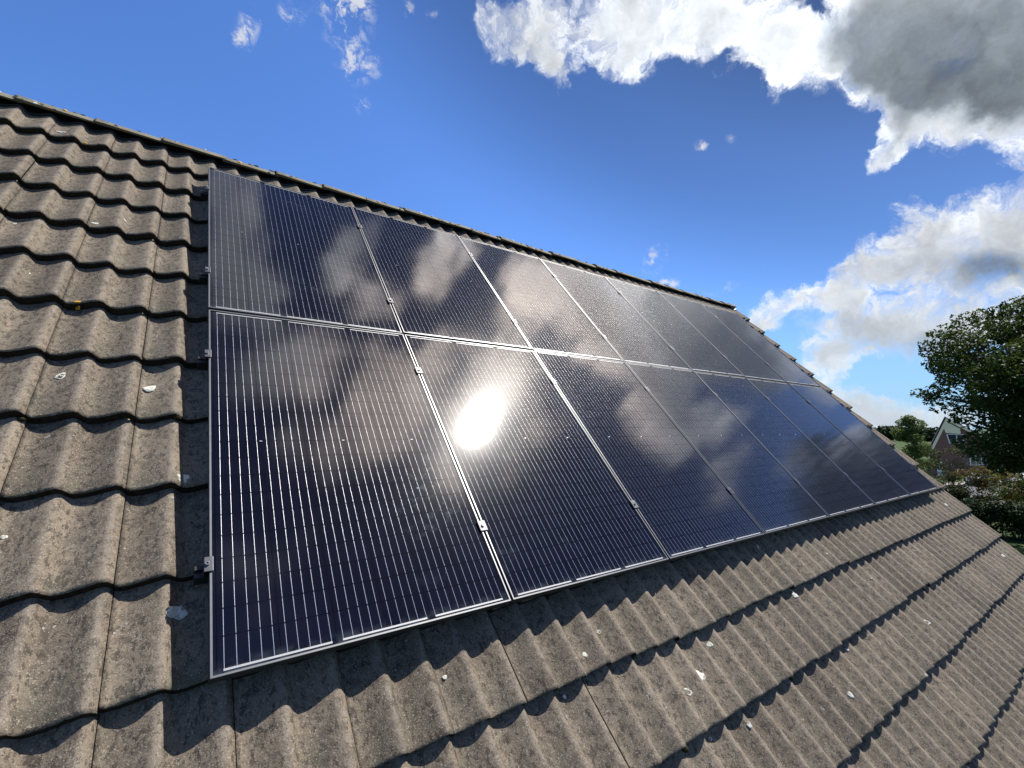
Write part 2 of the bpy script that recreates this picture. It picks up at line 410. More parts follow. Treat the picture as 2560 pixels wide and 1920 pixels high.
def tile_material(name, gain=1.0, ridge=False):
    m, g, b = new_mat(name)
    oc = g.n('ShaderNodeTexCoord').outputs['Object']
    tone = g.n('ShaderNodeAttribute', attribute_name='tone').outputs['Fac']
    sx = g.n('ShaderNodeMapping', {'Vector': oc, 'Scale': (1, 0.55, 1)}).outputs[0]
    c = g.mix(g.ramp(g.noise(oc, 3.0, 6, 0.65), 0.3, 0.7), (0.204, 0.161, 0.117), (0.274, 0.221, 0.164))
    # damp blotches and stains
    c = g.mix(g.math('MULTIPLY', g.ramp(g.noise(oc, 26.0, 4, 0.6, 0.5), 0.49, 0.60), 0.58), c, (0.110, 0.088, 0.068))
    c = g.mix(g.math('MULTIPLY', g.ramp(g.noise(sx, 62.0, 3, 0.6), 0.54, 0.60), 0.85), c, (0.075, 0.060, 0.048))
    c = g.mix(g.math('MULTIPLY', g.ramp(g.noise(sx, 9.0, 5, 0.7), 0.50, 0.70), 0.5), c, (0.150, 0.145, 0.108))
    c = g.mix(g.math('MULTIPLY', g.ramp(g.noise(g.vmath('ADD', oc, (4.0, 2.0, 9.0)), 45.0, 4, 0.65), 0.52, 0.66), 0.5), c, (0.330, 0.285, 0.225))
    # round dark damp spots with fairly sharp edges
    for scl, rmax, keep, amt, ofs in ((34.0, 0.42, 0.62, 0.50, 1.3), (70.0, 0.40, 0.66, 0.60, 5.1)):
        wn = g.n('ShaderNodeTexNoise', {'Vector': sx, 'Scale': scl * 2.2, 'Detail': 3.0})
        wv0 = g.vmath('ADD', g.vmath('ADD', sx, (ofs, 0, ofs * 0.7)), g.scale(g.vmath('SUBTRACT', wn.outputs['Color'], (0.5, 0.5, 0.5)), 0.55 / scl))
        vd = g.n('ShaderNodeTexVoronoi', {'Vector': wv0, 'Scale': scl, 'Randomness': 1.0})
        sd = g.n('ShaderNodeSeparateColor', {'Color': vd.outputs['Color']})
        rr_ = g.math('MULTIPLY', sd.outputs[1], rmax)
        sp = g.math('MULTIPLY', g.ramp(g.math('SUBTRACT', rr_, vd.outputs['Distance']), 0.0, 0.06), g.math('GREATER_THAN', sd.outputs[0], keep))
        c = g.mix(g.math('MULTIPLY', sp, amt), c, (0.080, 0.066, 0.052))
    # every tile has its own batch tone; dirt and algae gather along the lower edge and in the troughs
    bt = g.n('ShaderNodeAttribute', attribute_name='batch').outputs['Fac']
    lw = g.n('ShaderNodeAttribute', attribute_name='low').outputs['Fac']
    c = g.scale(c, g.ramp(bt, 0.0, 1.0, 0.72, 1.26, smooth=False))
    c = g.mix(g.math('MULTIPLY', g.math('MULTIPLY', lw, g.ramp(tone, 0.75, 0.15)), g.ramp(g.noise(oc, 7.0, 5, 0.7), 0.40, 0.62, 0, 0.7)), c, (0.105, 0.105, 0.075))
    # worn crests: attribute 'tone' = wave height
    c = g.mix(g.math('MULTIPLY', g.ramp(tone, 0.72, 1.0), g.ramp(g.noise(oc, 24.0, 4, 0.6), 0.35, 0.62, 0.15, 0.75)), c, (0.345, 0.290, 0.232))
    # exposed aggregate: pale and dark grains
    c = g.mix(g.ramp(g.noise(oc, 230.0, 2, 0.6), 0.58, 0.68, 0, 0.75), c, (0.52, 0.47, 0.40))
    c = g.mix(g.ramp(g.noise(oc, 150.0, 2, 0.6), 0.57, 0.68, 0, 0.7), c, (0.075, 0.062, 0.052))
    # small lichen discs and rings
    wv = g.n('ShaderNodeTexNoise', {'Vector': oc, 'Scale': 55.0, 'Detail': 4.0})
    ow = g.vmath('ADD', oc, g.scale(g.vmath('SUBTRACT', wv.outputs['Color'], (0.5, 0.5, 0.5)), 0.03))
    vo = g.n('ShaderNodeTexVoronoi', {'Vector': ow, 'Scale': 11.0, 'Randomness': 1.0})
    sepc = g.n('ShaderNodeSeparateColor', {'Color': vo.outputs['Color']})
    dd = g.math('ADD', vo.outputs['Distance'], g.math('MULTIPLY', g.math('SUBTRACT', g.noise(oc, 140, 2), 0.5), 0.10))
    rad = g.math('MULTIPLY_ADD', sepc.outputs[1], 0.09, 0.03)
    disc = g.math('LESS_THAN', dd, rad)
    hole = g.math('LESS_THAN', dd, g.math('MULTIPLY', rad, g.math('MULTIPLY', sepc.outputs[2], 0.9)))
    ring = g.math('MULTIPLY', g.math('SUBTRACT', disc, hole, clamp=True), g.math('GREATER_THAN', sepc.outputs[0], 0.80))
    c = g.mix(g.math('MULTIPLY', ring, 0.75), c, (0.62, 0.60, 0.54))
    vo2 = g.n('ShaderNodeTexVoronoi', {'Vector': oc, 'Scale': 38.0, 'Randomness': 1.0})
    s2 = g.n('ShaderNodeSeparateColor', {'Color': vo2.outputs['Color']})
    spk = g.math('MULTIPLY', g.math('LESS_THAN', vo2.outputs['Distance'], g.math('MULTIPLY', s2.outputs[1], 0.14)), g.math('GREATER_THAN', s2.outputs[0], 0.72))
    c = g.mix(g.math('MULTIPLY', spk, 0.7), c, (0.58, 0.55, 0.49))
    if ridge:
        c = g.mix(g.ramp(g.noise(oc, 5.0, 5, 0.7), 0.42, 0.60, 0, 0.75), c, (0.30, 0.29, 0.22))
        c = g.mix(g.ramp(g.noise(oc, 9.0, 4, 0.7, out=0), 0.60, 0.68, 0, 0.85), c, (0.50, 0.26, 0.05))
        off = g.vmath('ADD', oc, (7.3, 1.7, 4.1))
        c = g.mix(g.ramp(g.noise(off, 14.0, 4, 0.7), 0.62, 0.68, 0, 0.9), c, (0.62, 0.62, 0.55))
    else:
        off = g.vmath('ADD', oc, (3.1, 9.2, 0.4))
        c = g.mix(g.ramp(g.noise(off, 4.5, 5, 0.75), 0.72, 0.78, 0, 0.8), c, (0.42, 0.23, 0.04))
    c = g.scale(c, gain * 0.57)
    link(g, c, b, 'Base Color')
    b.inputs['Roughness'].default_value = 0.9
    b.inputs['Specular IOR Level'].default_value = 0.25
    h = g.math('ADD', g.math('MULTIPLY', g.noise(oc, 300.0, 3, 0.6), 0.5), g.noise(oc, 60.0, 4, 0.6))
    bump(g, b, h, 0.55, 0.006)
    return m


M = {}
M['tile'] = tile_material('concrete_tile')
M['ridge'] = tile_material('weathered_ridge_tile', 0.95, True)
M['nose'] = simple('shade_painted_tile_edge', (0.030, 0.022, 0.018), 0.95, var=0.4, scale=60, spec=0.1, bmp=0.6, bscale=200)  # shade on the tile noses, put into a very dark brown
def lichen_mat():
    m, g, b = new_mat('white_lichen')
    oc = g.n('ShaderNodeTexCoord').outputs['Object']
    f = g.math('MULTIPLY', g.ramp(g.noise(oc, 95.0, 4, 0.7), 0.34, 0.46), g.ramp(g.noise(oc, 30.0, 3, 0.6), 0.34, 0.5, 0.25, 1.0))
    link(g, g.mix(f, (0.135, 0.115, 0.090), (0.52, 0.52, 0.46)), b, 'Base Color')
    b.inputs['Roughness'].default_value = 0.95
    b.inputs['Specular IOR Level'].default_value = 0.1
    bump(g, b, g.noise(oc, 260.0, 3), 0.6, 0.004)
    return m


M['lichen'] = lichen_mat()
M['orange'] = simple('orange_lichen', (0.55, 0.30, 0.04), 0.95, var=0.3, scale=120, spec=0.1)
M['vent'] = simple('black_ridge_foil', (0.012, 0.012, 0.014), 0.35, var=0.2, spec=0.6)
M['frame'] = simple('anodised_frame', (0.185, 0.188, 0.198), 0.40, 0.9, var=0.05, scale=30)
M['frame_side'] = simple('shade_painted_frame_side', (0.05, 0.05, 0.055), 0.5, 0.6, var=0.05)  # same frame metal, darkened in colour for the shade on its sides
M['clamp'] = simple('clamp_aluminium', (0.09, 0.09, 0.10), 0.45, 0.9, var=0.08, scale=60)
M['bolt'] = simple('bolt_steel', (0.70, 0.70, 0.72), 0.25, 1.0, var=0.05)
M['rail'] = simple('black_anodised_rail', (0.02, 0.02, 0.022), 0.45, 0.3, var=0.1)
M['brick'] = None


def panel_material():
    m, g, b = new_mat('solar_cells_under_glass')
    oc = g.n('ShaderNodeTexCoord').outputs['Object']
    rnd = g.n('ShaderNodeObjectInfo').outputs['Random']
    s = g.n('ShaderNodeSeparateXYZ', {'Vector': oc})
    x, y = s.outputs[0], s.outputs[1]
    # six columns x twenty half cells with thin dark joints
    cx = g.math('DIVIDE', g.math('SUBTRACT', x, 0.0165), 0.1615)
    fx = g.math('FRACT', cx)
    ex = g.math('MINIMUM', fx, g.math('SUBTRACT', 1.0, fx))
    cy = g.math('DIVIDE', g.math('SUBTRACT', y, 0.0265), 0.0814)
    fy = g.math('FRACT', cy)
    ey = g.math('MINIMUM', fy, g.math('SUBTRACT', 1.0, fy))
    joint = g.math('MAXIMUM', g.math('LESS_THAN', ex, 0.009), g.math('LESS_THAN', ey, 0.016))
    # printed finger lines: fine pale hairlines down the cells
    fl = g.math('FRACT', g.math('MULTIPLY', x, 155.0))
    fing = g.math('MULTIPLY', g.ramp(fl, 0.0, 0.3, 1, 0), 0.5)
    cell_id = g.n('ShaderNodeCombineXYZ', {0: g.math('FLOOR', cx), 1: g.math('FLOOR', cy), 2: rnd}).outputs[0]
    wn = g.n('ShaderNodeTexWhiteNoise', {'Vector': cell_id}, noise_dimensions='3D')
    base = g.mix(wn.outputs['Value'], (0.0026, 0.0028, 0.0070), (0.0042, 0.0040, 0.0098))
    base = g.mix(fing, base, (0.0075, 0.0075, 0.0135))
    base = g.mix(joint, base, (0.0018, 0.0018, 0.0035))
    # dried dirt runs and wiped smears on the glass
    ofs = g.n('ShaderNodeCombineXYZ', {0: g.math('MULTIPLY', rnd, 31.0), 1: g.math('MULTIPLY', rnd, 17.0), 2: rnd}).outputs[0]
    pv = g.vmath('ADD', oc, ofs)
    sm = g.math('MULTIPLY', g.ramp(g.noise(pv, 2.6, 3, 0.6, 0.8), 0.58, 0.70), g.ramp(g.noise(pv, 28.0, 5, 0.7), 0.45, 0.65))
    vo = g.n('ShaderNodeTexVoronoi', {'Vector': pv, 'Scale': 16.0, 'Randomness': 1.0})
    s2 = g.n('ShaderNodeSeparateColor', {'Color': vo.outputs['Color']})
    drop = g.math('MULTIPLY', g.math('LESS_THAN', vo.outputs['Distance'], g.math('MULTIPLY', s2.outputs[1], 0.06)), g.math('GREATER_THAN', s2.outputs[0], 0.90))
    dirt = g.math('MAXIMUM', g.math('MULTIPLY', sm, 0.08), g.math('MULTIPLY', drop, 0.30))
    dirt = g.math('MAXIMUM', dirt, g.math('MULTIPLY', g.math('MULTIPLY', g.ramp(y, 0.05, 0.008), g.ramp(g.noise(pv, 14.0, 4, 0.7), 0.35, 0.65)), 0.16))
    base = g.mix(dirt, base, (0.20, 0.24, 0.27))
    link(g, base, b, 'Base Color')
    b.inputs['Roughness'].default_value = 0.22
    b.inputs['IOR'].default_value = 1.35
    b.inputs['Specular IOR Level'].default_value = 0.025
    link(g, g.math('MULTIPLY_ADD', joint, -0.55, 1.0), b, 'Coat Weight')
    b.inputs['Coat IOR'].default_value = 1.50
    rr = g.math('MULTIPLY_ADD', dirt, 0.4, 0.044)
    link(g, rr, b, 'Coat Roughness')
    nd = g.n('ShaderNodeBump', {'Height': g.noise(oc, 900.0, 2, 0.6), 'Strength': 0.06, 'Distance': 0.0006})
    nz2 = g.n('ShaderNodeBump', {'Height': g.noise(pv, 3.0, 2, 0.5), 'Strength': 0.25, 'Distance': 0.004, 'Normal': nd.outputs[0]})
    link(g, nz2.outputs[0], b, 'Coat Normal')
    link(g, nd.outputs[0], b, 'Normal')
    return m


M['cells'] = panel_material()
M['bar'] = simple('tinned_bar', (0.30, 0.30, 0.31), 0.5, 0.2, var=0.05)
M['wire'] = simple('tinned_copper_wire', (0.62, 0.62, 0.64), 0.17, 0.8, var=0.03, scale=300)

# ------------------------------------------------------------------ the roof we stand over
def rw(u, v, n):
    """roof plane (along ridge, up slope, outwards) to world"""
    return Vector((u, v * math.cos(SLOPE) - n * math.sin(SLOPE), Z0 + v * math.sin(SLOPE) + n * math.cos(SLOPE)))


ROOF_ROT = (SLOPE, 0, 0)
ROOF_LOC = (0, 0, Z0)
V0, GAUGE = 0.0247, 0.3434
U_L, U_R = -3.23, 7.706
RIDGE_V = 3.88


def wave(u):
    t = ((u - 0.046) / 0.15) % 1.0
    if t < 0.26: return 0.5 * (1 + math.cos(math.pi * t / 0.26))
    if t < 0.36: return 0.0
    t = (t - 0.36) / 0.64
    return 0.35 * (0.5 - 0.5 * math.cos(math.pi * t)) + 0.65 * t * (0.45 + 0.55 * t * (2 - t))


NOSE, AMP, BASE, THICK = 0.041, 0.0340, -0.144, 0.043


def tile_n(u, v):
    k = math.floor((v - V0) / GAUGE)
    f = (v - V0) / GAUGE - k
    return BASE + wave(u) * AMP + NOSE * (1 - f)


def joint_depth(k, j):
    if j == 0: return 0.008 if k < 7 else 0.004
    return 0.006 if mnoise.noise(Vector((k * 5.13 + 0.3, j * 3.71 + 0.7, 0.5))) > 0.42 else 0.0014


def tiled_slope(seed, k0, k1, detail=12):
    rnd = random.Random(seed)
    mb = MB()
    batch, low = [], []
    mb.extra = {'batch': batch, 'low': low}
    for k in range(k0, k1 + 1):
        v0 = V0 + k * GAUGE
        v1 = min(v0 + GAUGE + 0.035, RIDGE_V - 0.07)
        if v1 - v0 < 0.03: continue
        for j in range(-9, 28):
            ua, ub = -0.53 + 0.3 * j, -0.53 + 0.3 * (j + 1)
            ub = min(ub, U_R)
            if ub - ua < 0.05: continue
            dv, dn, tw = rnd.gauss(0, 0.0036), rnd.gauss(0, 0.0015), rnd.gauss(0, 0.0026)
            bt = min(1, max(0, rnd.gauss(0.5, 0.24)))
            n_u = max(4, int(round((ub - ua - 0.002) / 0.15 * detail)))
            us = [ua + 0.001 + (ub - ua - 0.002) * i / n_u for i in range(n_u + 1)]
            dl, dr = joint_depth(k, j), joint_depth(k, j + 1)
            cols = [(us[0], -dl, True)] + [(u, 0.0, False) for u in us] + [(us[-1], -dr, True)]
            vs = [(v0 + 0.002, -THICK), (v0 - 0.001, -0.007), (v0 + 0.003, -0.0015), (v0 + 0.011, 0.0), (v0 + 0.06, 0.0), (v0 + GAUGE * 0.5, 0.0), (v1, 0.0)]
            rows, tones, lows = [], [], []
            for vi, (v, off) in enumerate(vs):
                r, tn = [], []
                f = (v - v0) / GAUGE
                for u, drop, edge in cols:
                    w = wave(u)
                    rag = (0.0024 * mnoise.noise(Vector((u * 60, k * 7.3, seed))) + 0.022 * max(0.0, mnoise.noise(Vector((u * 17, k * 3.1 + 5, seed))) - 0.50)) if vi < 4 else 0.0
                    r.append((u, v + dv + rag, BASE + w * AMP + NOSE * (1 - max(f, 0)) + off + drop + dn + tw * (u - ua) / 0.3))
                    tn.append(w)
                rows.append(r); tones.append(tn); lows.append([max(0.0, 1 - max(f, 0) * 2.2)] * len(r))
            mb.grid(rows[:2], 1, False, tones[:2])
            mb.grid(rows[1:], 0, True, tones[1:])
            for q in lows[:2] + lows[1:]: low.extend(q)
            batch.extend([bt] * (len(mb.v) - len(batch)))
    return mb, rnd


house = empty('house', (2.24, 2.45, 0))
tag(house, 'house with a brown corrugated concrete tile roof carrying the solar panels', 'house')
HINV = Matrix.Translation((-2.24, -2.45, 0))

mb, rnd = tiled_slope(3, -10, 10)
# moss cushions in the laps
for i in range(150):
    k = rnd.randint(-7, 10)
    u = (-0.53 + 0.3 * rnd.randint(-2, 27) + rnd.gauss(0, 0.008)) if rnd.random() < 0.55 else rnd.uniform(-1.2, 7.6)
    v = V0 + k * GAUGE + rnd.uniform(-0.012, 0.004)
    if u > 7.68: continue
    r = rnd.uniform(0.005, 0.013)
    base_n = BASE + wave(u) * AMP + rnd.uniform(0.004, 0.030)
    rows = []
    for e in range(5):
        th = -0.9 + e / 4 * 2.4
        rows.append([(u + r * 1.4 * math.cos(th) * math.cos(a) * rnd.uniform(0.7, 1.2), v + r * math.cos(th) * math.sin(a) * rnd.uniform(0.7, 1.2), base_n + r * math.sin(th)) for a in [2 * math.pi * q / 9 for q in range(9)]])
    mb.grid(rows, 4, True, close=True)
    mb.face(rows[-1], 4)
# bigger lichen growths sitting on the tiles
def lichen(mb, u0, v0, r, mi, ring, seed, stretch=1.0):
    rr = random.Random(seed)
    n = 22
    ph = [rr.uniform(0, 6.28) for _ in range(4)]
    def rad(a): return r * (1 + 0.14 * math.sin(2 * a + ph[0]) + 0.11 * math.sin(3 * a + ph[1]) + 0.08 * math.sin(5 * a + ph[2]) + 0.06 * math.sin(9 * a + ph[3]))
    fr = [1.0, 0.94, 0.60] if ring else [1.0, 0.93, 0.5, 0.05]
    rows = []
    for q, f in enumerate(fr):
        row = []
        for i in range(n):
            a = 2 * math.pi * i / n
            k = rad(a) * f * (rr.uniform(0.8, 1.15) if (ring and q == 2) else 1)
            u, v = u0 + k * math.cos(a), v0 + k * math.sin(a) * stretch
            row.append((u, v, tile_n(u, v) + (0.0006 if q == 0 or (ring and q == 2) else 0.0032)))
        rows.append(row)
    mb.grid(rows, mi, True, close=True)
    if not ring: mb.face(rows[-1], mi)
for i, (u, v, r) in enumerate(PATCHES):
    lichen(mb, u, v, {2: 0.020, 3: 0.024}.get(i, min(r, 0.022) if u < 3 else 0.017), 2, i in (0, 10, 11, 14), i, 0.55 if i in (4, 5, 6) else 1.1)
    if i == 0: lichen(mb, u + 0.002, v - 0.001, r * 0.3, 2, False, i + 50)
for i in range(26):
    u, v = rnd.uniform(-1.1, 7.5), rnd.choice((rnd.uniform(-2.4, -0.1), rnd.uniform(-1.2, 3.4)))
    if 0.05 < u < 7 and v > -0.05: continue
    lichen(mb, u, v, rnd.uniform(0.004, 0.009), 2, rnd.random() < 0.6, 100 + i)
for i, (u, v) in enumerate(((-0.482, 1.747), (-0.657, 3.472))):
    lichen(mb, u, v, 0.012, 3, False, 300 + i, 0.5)
M['moss'] = simple('dry_moss', (0.040, 0.038, 0.018), 1.0, var=0.5, scale=90, spec=0.0, bmp=1.0, bscale=240)
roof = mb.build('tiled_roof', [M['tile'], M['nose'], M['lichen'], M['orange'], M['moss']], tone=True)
roof.parent = house
roof.location = HINV @ Vector(ROOF_LOC)
roof.rotation_euler = ROOF_ROT

mb, _ = tiled_slope(11, -10, 10, 6)
rear = mb.build('rear_roof', [M['tile'], M['nose']], tone=True)
rear.parent = house
APEX = rw(0, RIDGE_V, -0.09)
# turned half round about the ridge line
rear.matrix_local = HINV @ Matrix.Translation((U_L + U_R, 2 * APEX.y, Z0)) @ Matrix.Rotation(math.pi, 4, 'Z') @ Matrix.Rotation(SLOPE, 4, 'X')

# ridge foil lying over the top course
mb = MB()
for side in (1,):
    us = [U_L + 0.0125 * i for i in range(int((U_R - U_L) / 0.0125) + 1)]
    prof = [(3.770, 0.002), (3.765, 0.007), (3.769, 0.013), (3.778, 0.012), (3.80, 0.014), (3.825, 0.05)]
    rows = []
    for v, h in prof:
        rows.append([(u, v + 0.004 * math.sin(u * 9.0) * (v < 3.79), tile_n(u, min(v, 3.80)) + h) for u in us])
    mb.grid(rows, 0, True)
foil = mb.build('ridge_vent', M['vent'], roof)

# ridge tiles: overlapping shallow half-round caps
CV, CN, CR = 3.787, -0.177, 0.12
up_v, up_n = math.sin(SLOPE), math.cos(SLOPE)
ho_v, ho_n = math.cos(SLOPE), -math.sin(SLOPE)


def ridge_cap(seed):
    rr = random.Random(seed)
    mb = MB()
    L, n = 0.40, 13
    a0, a1 = R(32), R(148)
    def pt(x, a, r):
        c, s = math.cos(a), math.sin(a)
        return (x, -c * r, s * r)          # local: x along ridge, y across, z up
    rows = []
    for x, r in ((0.0, CR - 0.016), (0.0, CR + 0.004), (0.012, CR + 0.006), (0.05, CR + 0.004), (0.2, CR), (L, CR - 0.004), (L, CR - 0.02)):
        rows.append([pt(x + 0.004 * mnoise.noise(Vector((i * 0.9, x * 9, seed))), a0 + (a1 - a0) * i / (n - 1), r + 0.0035 * mnoise.noise(Vector((i * 0.7, x * 25, seed)))) for i in range(n)])
    mb.grid(rows, 0, True)
    # thickness along both long edges, and the inside
    inner = []
    for x in (0.0, L):
        inner.append([pt(x, a0 + (a1 - a0) * i / (n - 1), CR - 0.016) for i in range(n)])
    mb.grid(inner[::-1], 0, True)
    for i in (0, n - 1):
        a = a0 + (a1 - a0) * i / (n - 1)
        mb.face([pt(0, a, CR - 0.016), pt(L, a, CR - 0.016), pt(L, a, CR - 0.004), pt(0, a, CR + 0.004)], 0)
    # moss tufts and lichen crust riding on the cap
    for q in range(9):
        x, a, r = rr.uniform(0.0, L - 0.03), rr.uniform(R(25), R(120)), rr.uniform(0.008, 0.02)
        c = Vector(pt(x, a, CR + 0.001))
        rowsm = []
        for e in range(4):
            th = e / 3 * math.pi / 2
            rowsm.append([c + Vector((math.cos(t) * r * math.cos(th), 0, 0)) + Vector(pt(0, a, 1)) * (r * 0.45 * math.sin(th))
                          + Vector((0, math.sin(a), math.cos(a))) * (math.sin(t) * r * math.cos(th)) for t in [2 * math.pi * s / 8 + rr.uniform(-.2, .2) for s in range(8)]])
        mb.grid(rowsm, rr.choice((0, 0, 1, 2)), True, close=True)
    return mb


caps = [ridge_cap(s) for s in range(5)]
cap_objs = [c.build('ridge_tile', [M['ridge'], M['lichen'], M['orange']], None, tone=True) for c in caps]
rid = 0
u = -0.644 - 0.3755 * 7
RIDGE_C = rw(0, CV, CN)
inv_roof = (Matrix.Translation(ROOF_LOC) @ Matrix.Rotation(SLOPE, 4, 'X')).inverted()
while u < U_R - 0.3:
    o = cap_objs[rid] if rid < 5 else cap_objs[(rid * 3 + rid // 5) % 5].copy()
    if rid >= 5: col.objects.link(o)
    o.parent = roof
    Wm = Matrix.Translation((u, RIDGE_C.y + random.gauss(0, 0.003), RIDGE_C.z + random.gauss(0, 0.004))) @ Euler((random.gauss(0, 0.015), random.gauss(0, 0.008), random.gauss(0, 0.008))).to_matrix().to_4x4()
    o.matrix_local = inv_roof @ Wm
    u += 0.3755
    rid += 1
FINIAL = u


def brick_material(name, c1, c2, mortar, sc_=1.0):
    m, g, b = new_mat(name)
    oc = g.n('ShaderNodeTexCoord').outputs['Object']
    s = g.n('ShaderNodeSeparateXYZ', {'Vector': oc})
    nrm = g.n('ShaderNodeNewGeometry').outputs['True Normal']
    sn = g.n('ShaderNodeSeparateXYZ', {'Vector': nrm})
    hv = g.math('ADD', s.outputs[0], s.outputs[1])
    cv = g.n('ShaderNodeCombineXYZ', {0: hv, 1: s.outputs[2], 2: 0.0}).outputs[0]
    br = g.n('ShaderNodeTexBrick', {'Vector': cv, 'Color1': (*c1, 1), 'Color2': (*c2, 1), 'Mortar': (*mortar, 1), 'Scale': 1.0,
                                    'Mortar Size': 0.006, 'Brick Width': 0.22, 'Row Height': 0.065, 'Bias': 0.0})
    nz = g.noise(oc, 1.2, 5, 0.6)
    link(g, g.mix(g.ramp(nz, 0.3, 0.7, 0, 0.35), br.outputs['Color'], (c1[0] * 0.5, c1[1] * 0.5, c1[2] * 0.5)), b, 'Base Color')
    b.inputs['Roughness'].default_value = 0.9
    return m


M['brick'] = brick_material('red_brick', (0.165, 0.056, 0.038), (0.205, 0.074, 0.050), (0.20, 0.16, 0.13))
M['cream'] = simple('cream_paint', (0.80, 0.68, 0.40), 0.5, var=0.06)
M['white'] = simple('white_paint', (0.78, 0.78, 0.75), 0.45, var=0.04)
M['glass'] = simple('window_glass', (0.03, 0.035, 0.04), 0.05, var=0.1, spec=0.8)
M['zinc'] = simple('zinc_gutter', (0.33, 0.34, 0.35), 0.4, 0.7)

mb = MB()
yf, yr = -1.75, 2 * APEX.y + 1.75
def under(y): return APEX.z - 0.24 - abs(y - APEX.y) * math.tan(SLOPE)
prof = [(yf, 0), (yr, 0), (yr, under(yr)), (APEX.y, under(APEX.y)), (yf, under(yf))]
mb.prism(prof, U_L + 0.09, U_R - 0.09, 'x')
wall = mb.build('wall', M['brick'], house, fix=True)
wall.matrix_local = HINV
eave = rw(0, V0 - 10 * GAUGE, -0.16)
for y, sg in ((eave.y - 0.03, 1), (2 * APEX.y - eave.y + 0.03, -1)):
    mb = MB()
    outer = [(y + 0.07 * math.cos(a), eave.z - 0.01 + 0.07 * math.sin(a)) for a in [math.pi + math.pi * i / 10 for i in range(11)]]
    inner = [(y + 0.066 * math.cos(a), eave.z - 0.01 + 0.066 * math.sin(a)) for a in [2 * math.pi - math.pi * i / 10 for i in range(11)]]
    mb.prism(outer + inner, U_L, U_R, 'x')
    gut = mb.build('gutter', M['zinc'], house, fix=True)
    gut.matrix_local = HINV
for side in (0, 1):
    mb = MB()
    for s in (1, -1):
        x0, x1 = (U_R - 0.088, U_R - 0.06) if side else (U_L + 0.06, U_L + 0.088)
        p = [(APEX.y + s * 0.0, under(APEX.y) + 0.12), (APEX.y + s * (APEX.y - yf + 0.4), under(yf - 0.4) + 0.12),
             (APEX.y + s * (APEX.y - yf + 0.4), under(yf - 0.4) - 0.08), (APEX.y + s * 0.0, under(APEX.y) - 0.08)]
        mb.prism(p, x0, x1, 'x')
    bb = mb.build('bargeboard', M['white'], house, fix=True)
    bb.matrix_local = HINV

# ------------------------------------------------------------------ solar panels
PITCH, PAN_W, PAN_L, GAPV = 1.012, 1.002, 1.681, 1.698
FR = 0.0076


def make_panel():
    root = empty('solar_panel', (0, 0, 0), ROOF_ROT)
    mb = MB()
    ch = 0.0012
    prof = [(0, -0.035), (FR, -0.035), (FR, -0.0045), (FR - 0.0006, -ch * .4), (FR - ch, 0), (ch, 0), (0, -ch)]
    # mitred frame: profile swept round the rectangle
    corners = [((0, 0), (1, 1)), ((PAN_W, 0), (-1, 1)), ((PAN_W, PAN_L), (-1, -1)), ((0, PAN_L), (1, -1))]
    rows = []
    for (cx, cy), (dx, dy) in corners + corners[:1]:
        rows.append([(cx + dx * o, cy + dy * o, z) for o, z in prof])
    mb.grid(rows, 0, False, close=True)
    n = len(prof)
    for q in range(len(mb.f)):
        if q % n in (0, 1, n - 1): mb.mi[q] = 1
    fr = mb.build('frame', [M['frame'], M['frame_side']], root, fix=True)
    mb = MB()
    z = -0.0042
    mb.box(FR + 0.0002, PAN_W - FR - 0.0002, FR + 0.0002, PAN_L - FR - 0.0002, z - 0.005, z)
    mb.build('glass', M['cells'], root)
    # collector wires: thirty half-round strips, one short length per half cell, and the flat bars that join them
    mb = MB()
    rr = random.Random(21)
    zt = z + 0.0001
    x0 = 0.0337
    hw, hh = 0.00092, 0.00054
    sec = [(math.cos(math.pi * (1 - i / 4)) * hw, math.sin(math.pi * i / 4) * hh) for i in range(5)]
    for c in range(6):
        for w in range(5):
            x = x0 + c * 0.16155 + w * 0.0315
            drift = rr.gauss(0, 0.0004)
            for h in range(20):
                ya, yb = 0.0265 + h * 0.0814, 0.0265 + (h + 1) * 0.0814
                if h == 0: ya = 0.0165
                if h == 19: yb = PAN_L - 0.0165
                gap = 0.0042
                tilt = rr.gauss(0, 0.014)
                d2 = drift + rr.gauss(0, 0.00015)
                r0 = [(x + drift + a, ya + gap * 0.5, zt + b) for a, b in sec]
                ym = (ya + yb) / 2
                r1 = [(x + d2 + a, ym, zt + b + tilt * 0.006) for a, b in sec]
                r2 = [(x + d2 + a, yb - gap * 0.5, zt + b) for a, b in sec]
                mb.grid([r0, r1, r2], 0, True)
                drift = d2
    for gi in range(3):
        xa, xb = x0 + gi * 0.3231 - 0.0015, x0 + gi * 0.3231 + 0.2881 + 0.0012
        for y in (0.0165, PAN_L - 0.0165):
            mb.box(xa, xb, y - 0.0029, y + 0.0029, zt, zt + 0.0005, mi=1)
        mb.box(xa + 0.138, xa + 0.148, PAN_L / 2 - 0.0016, PAN_L / 2 + 0.0016, zt, zt + 0.0007, mi=1)
    mb.build('collector_wires', [M['wire'], M['bar']], root)
    return root


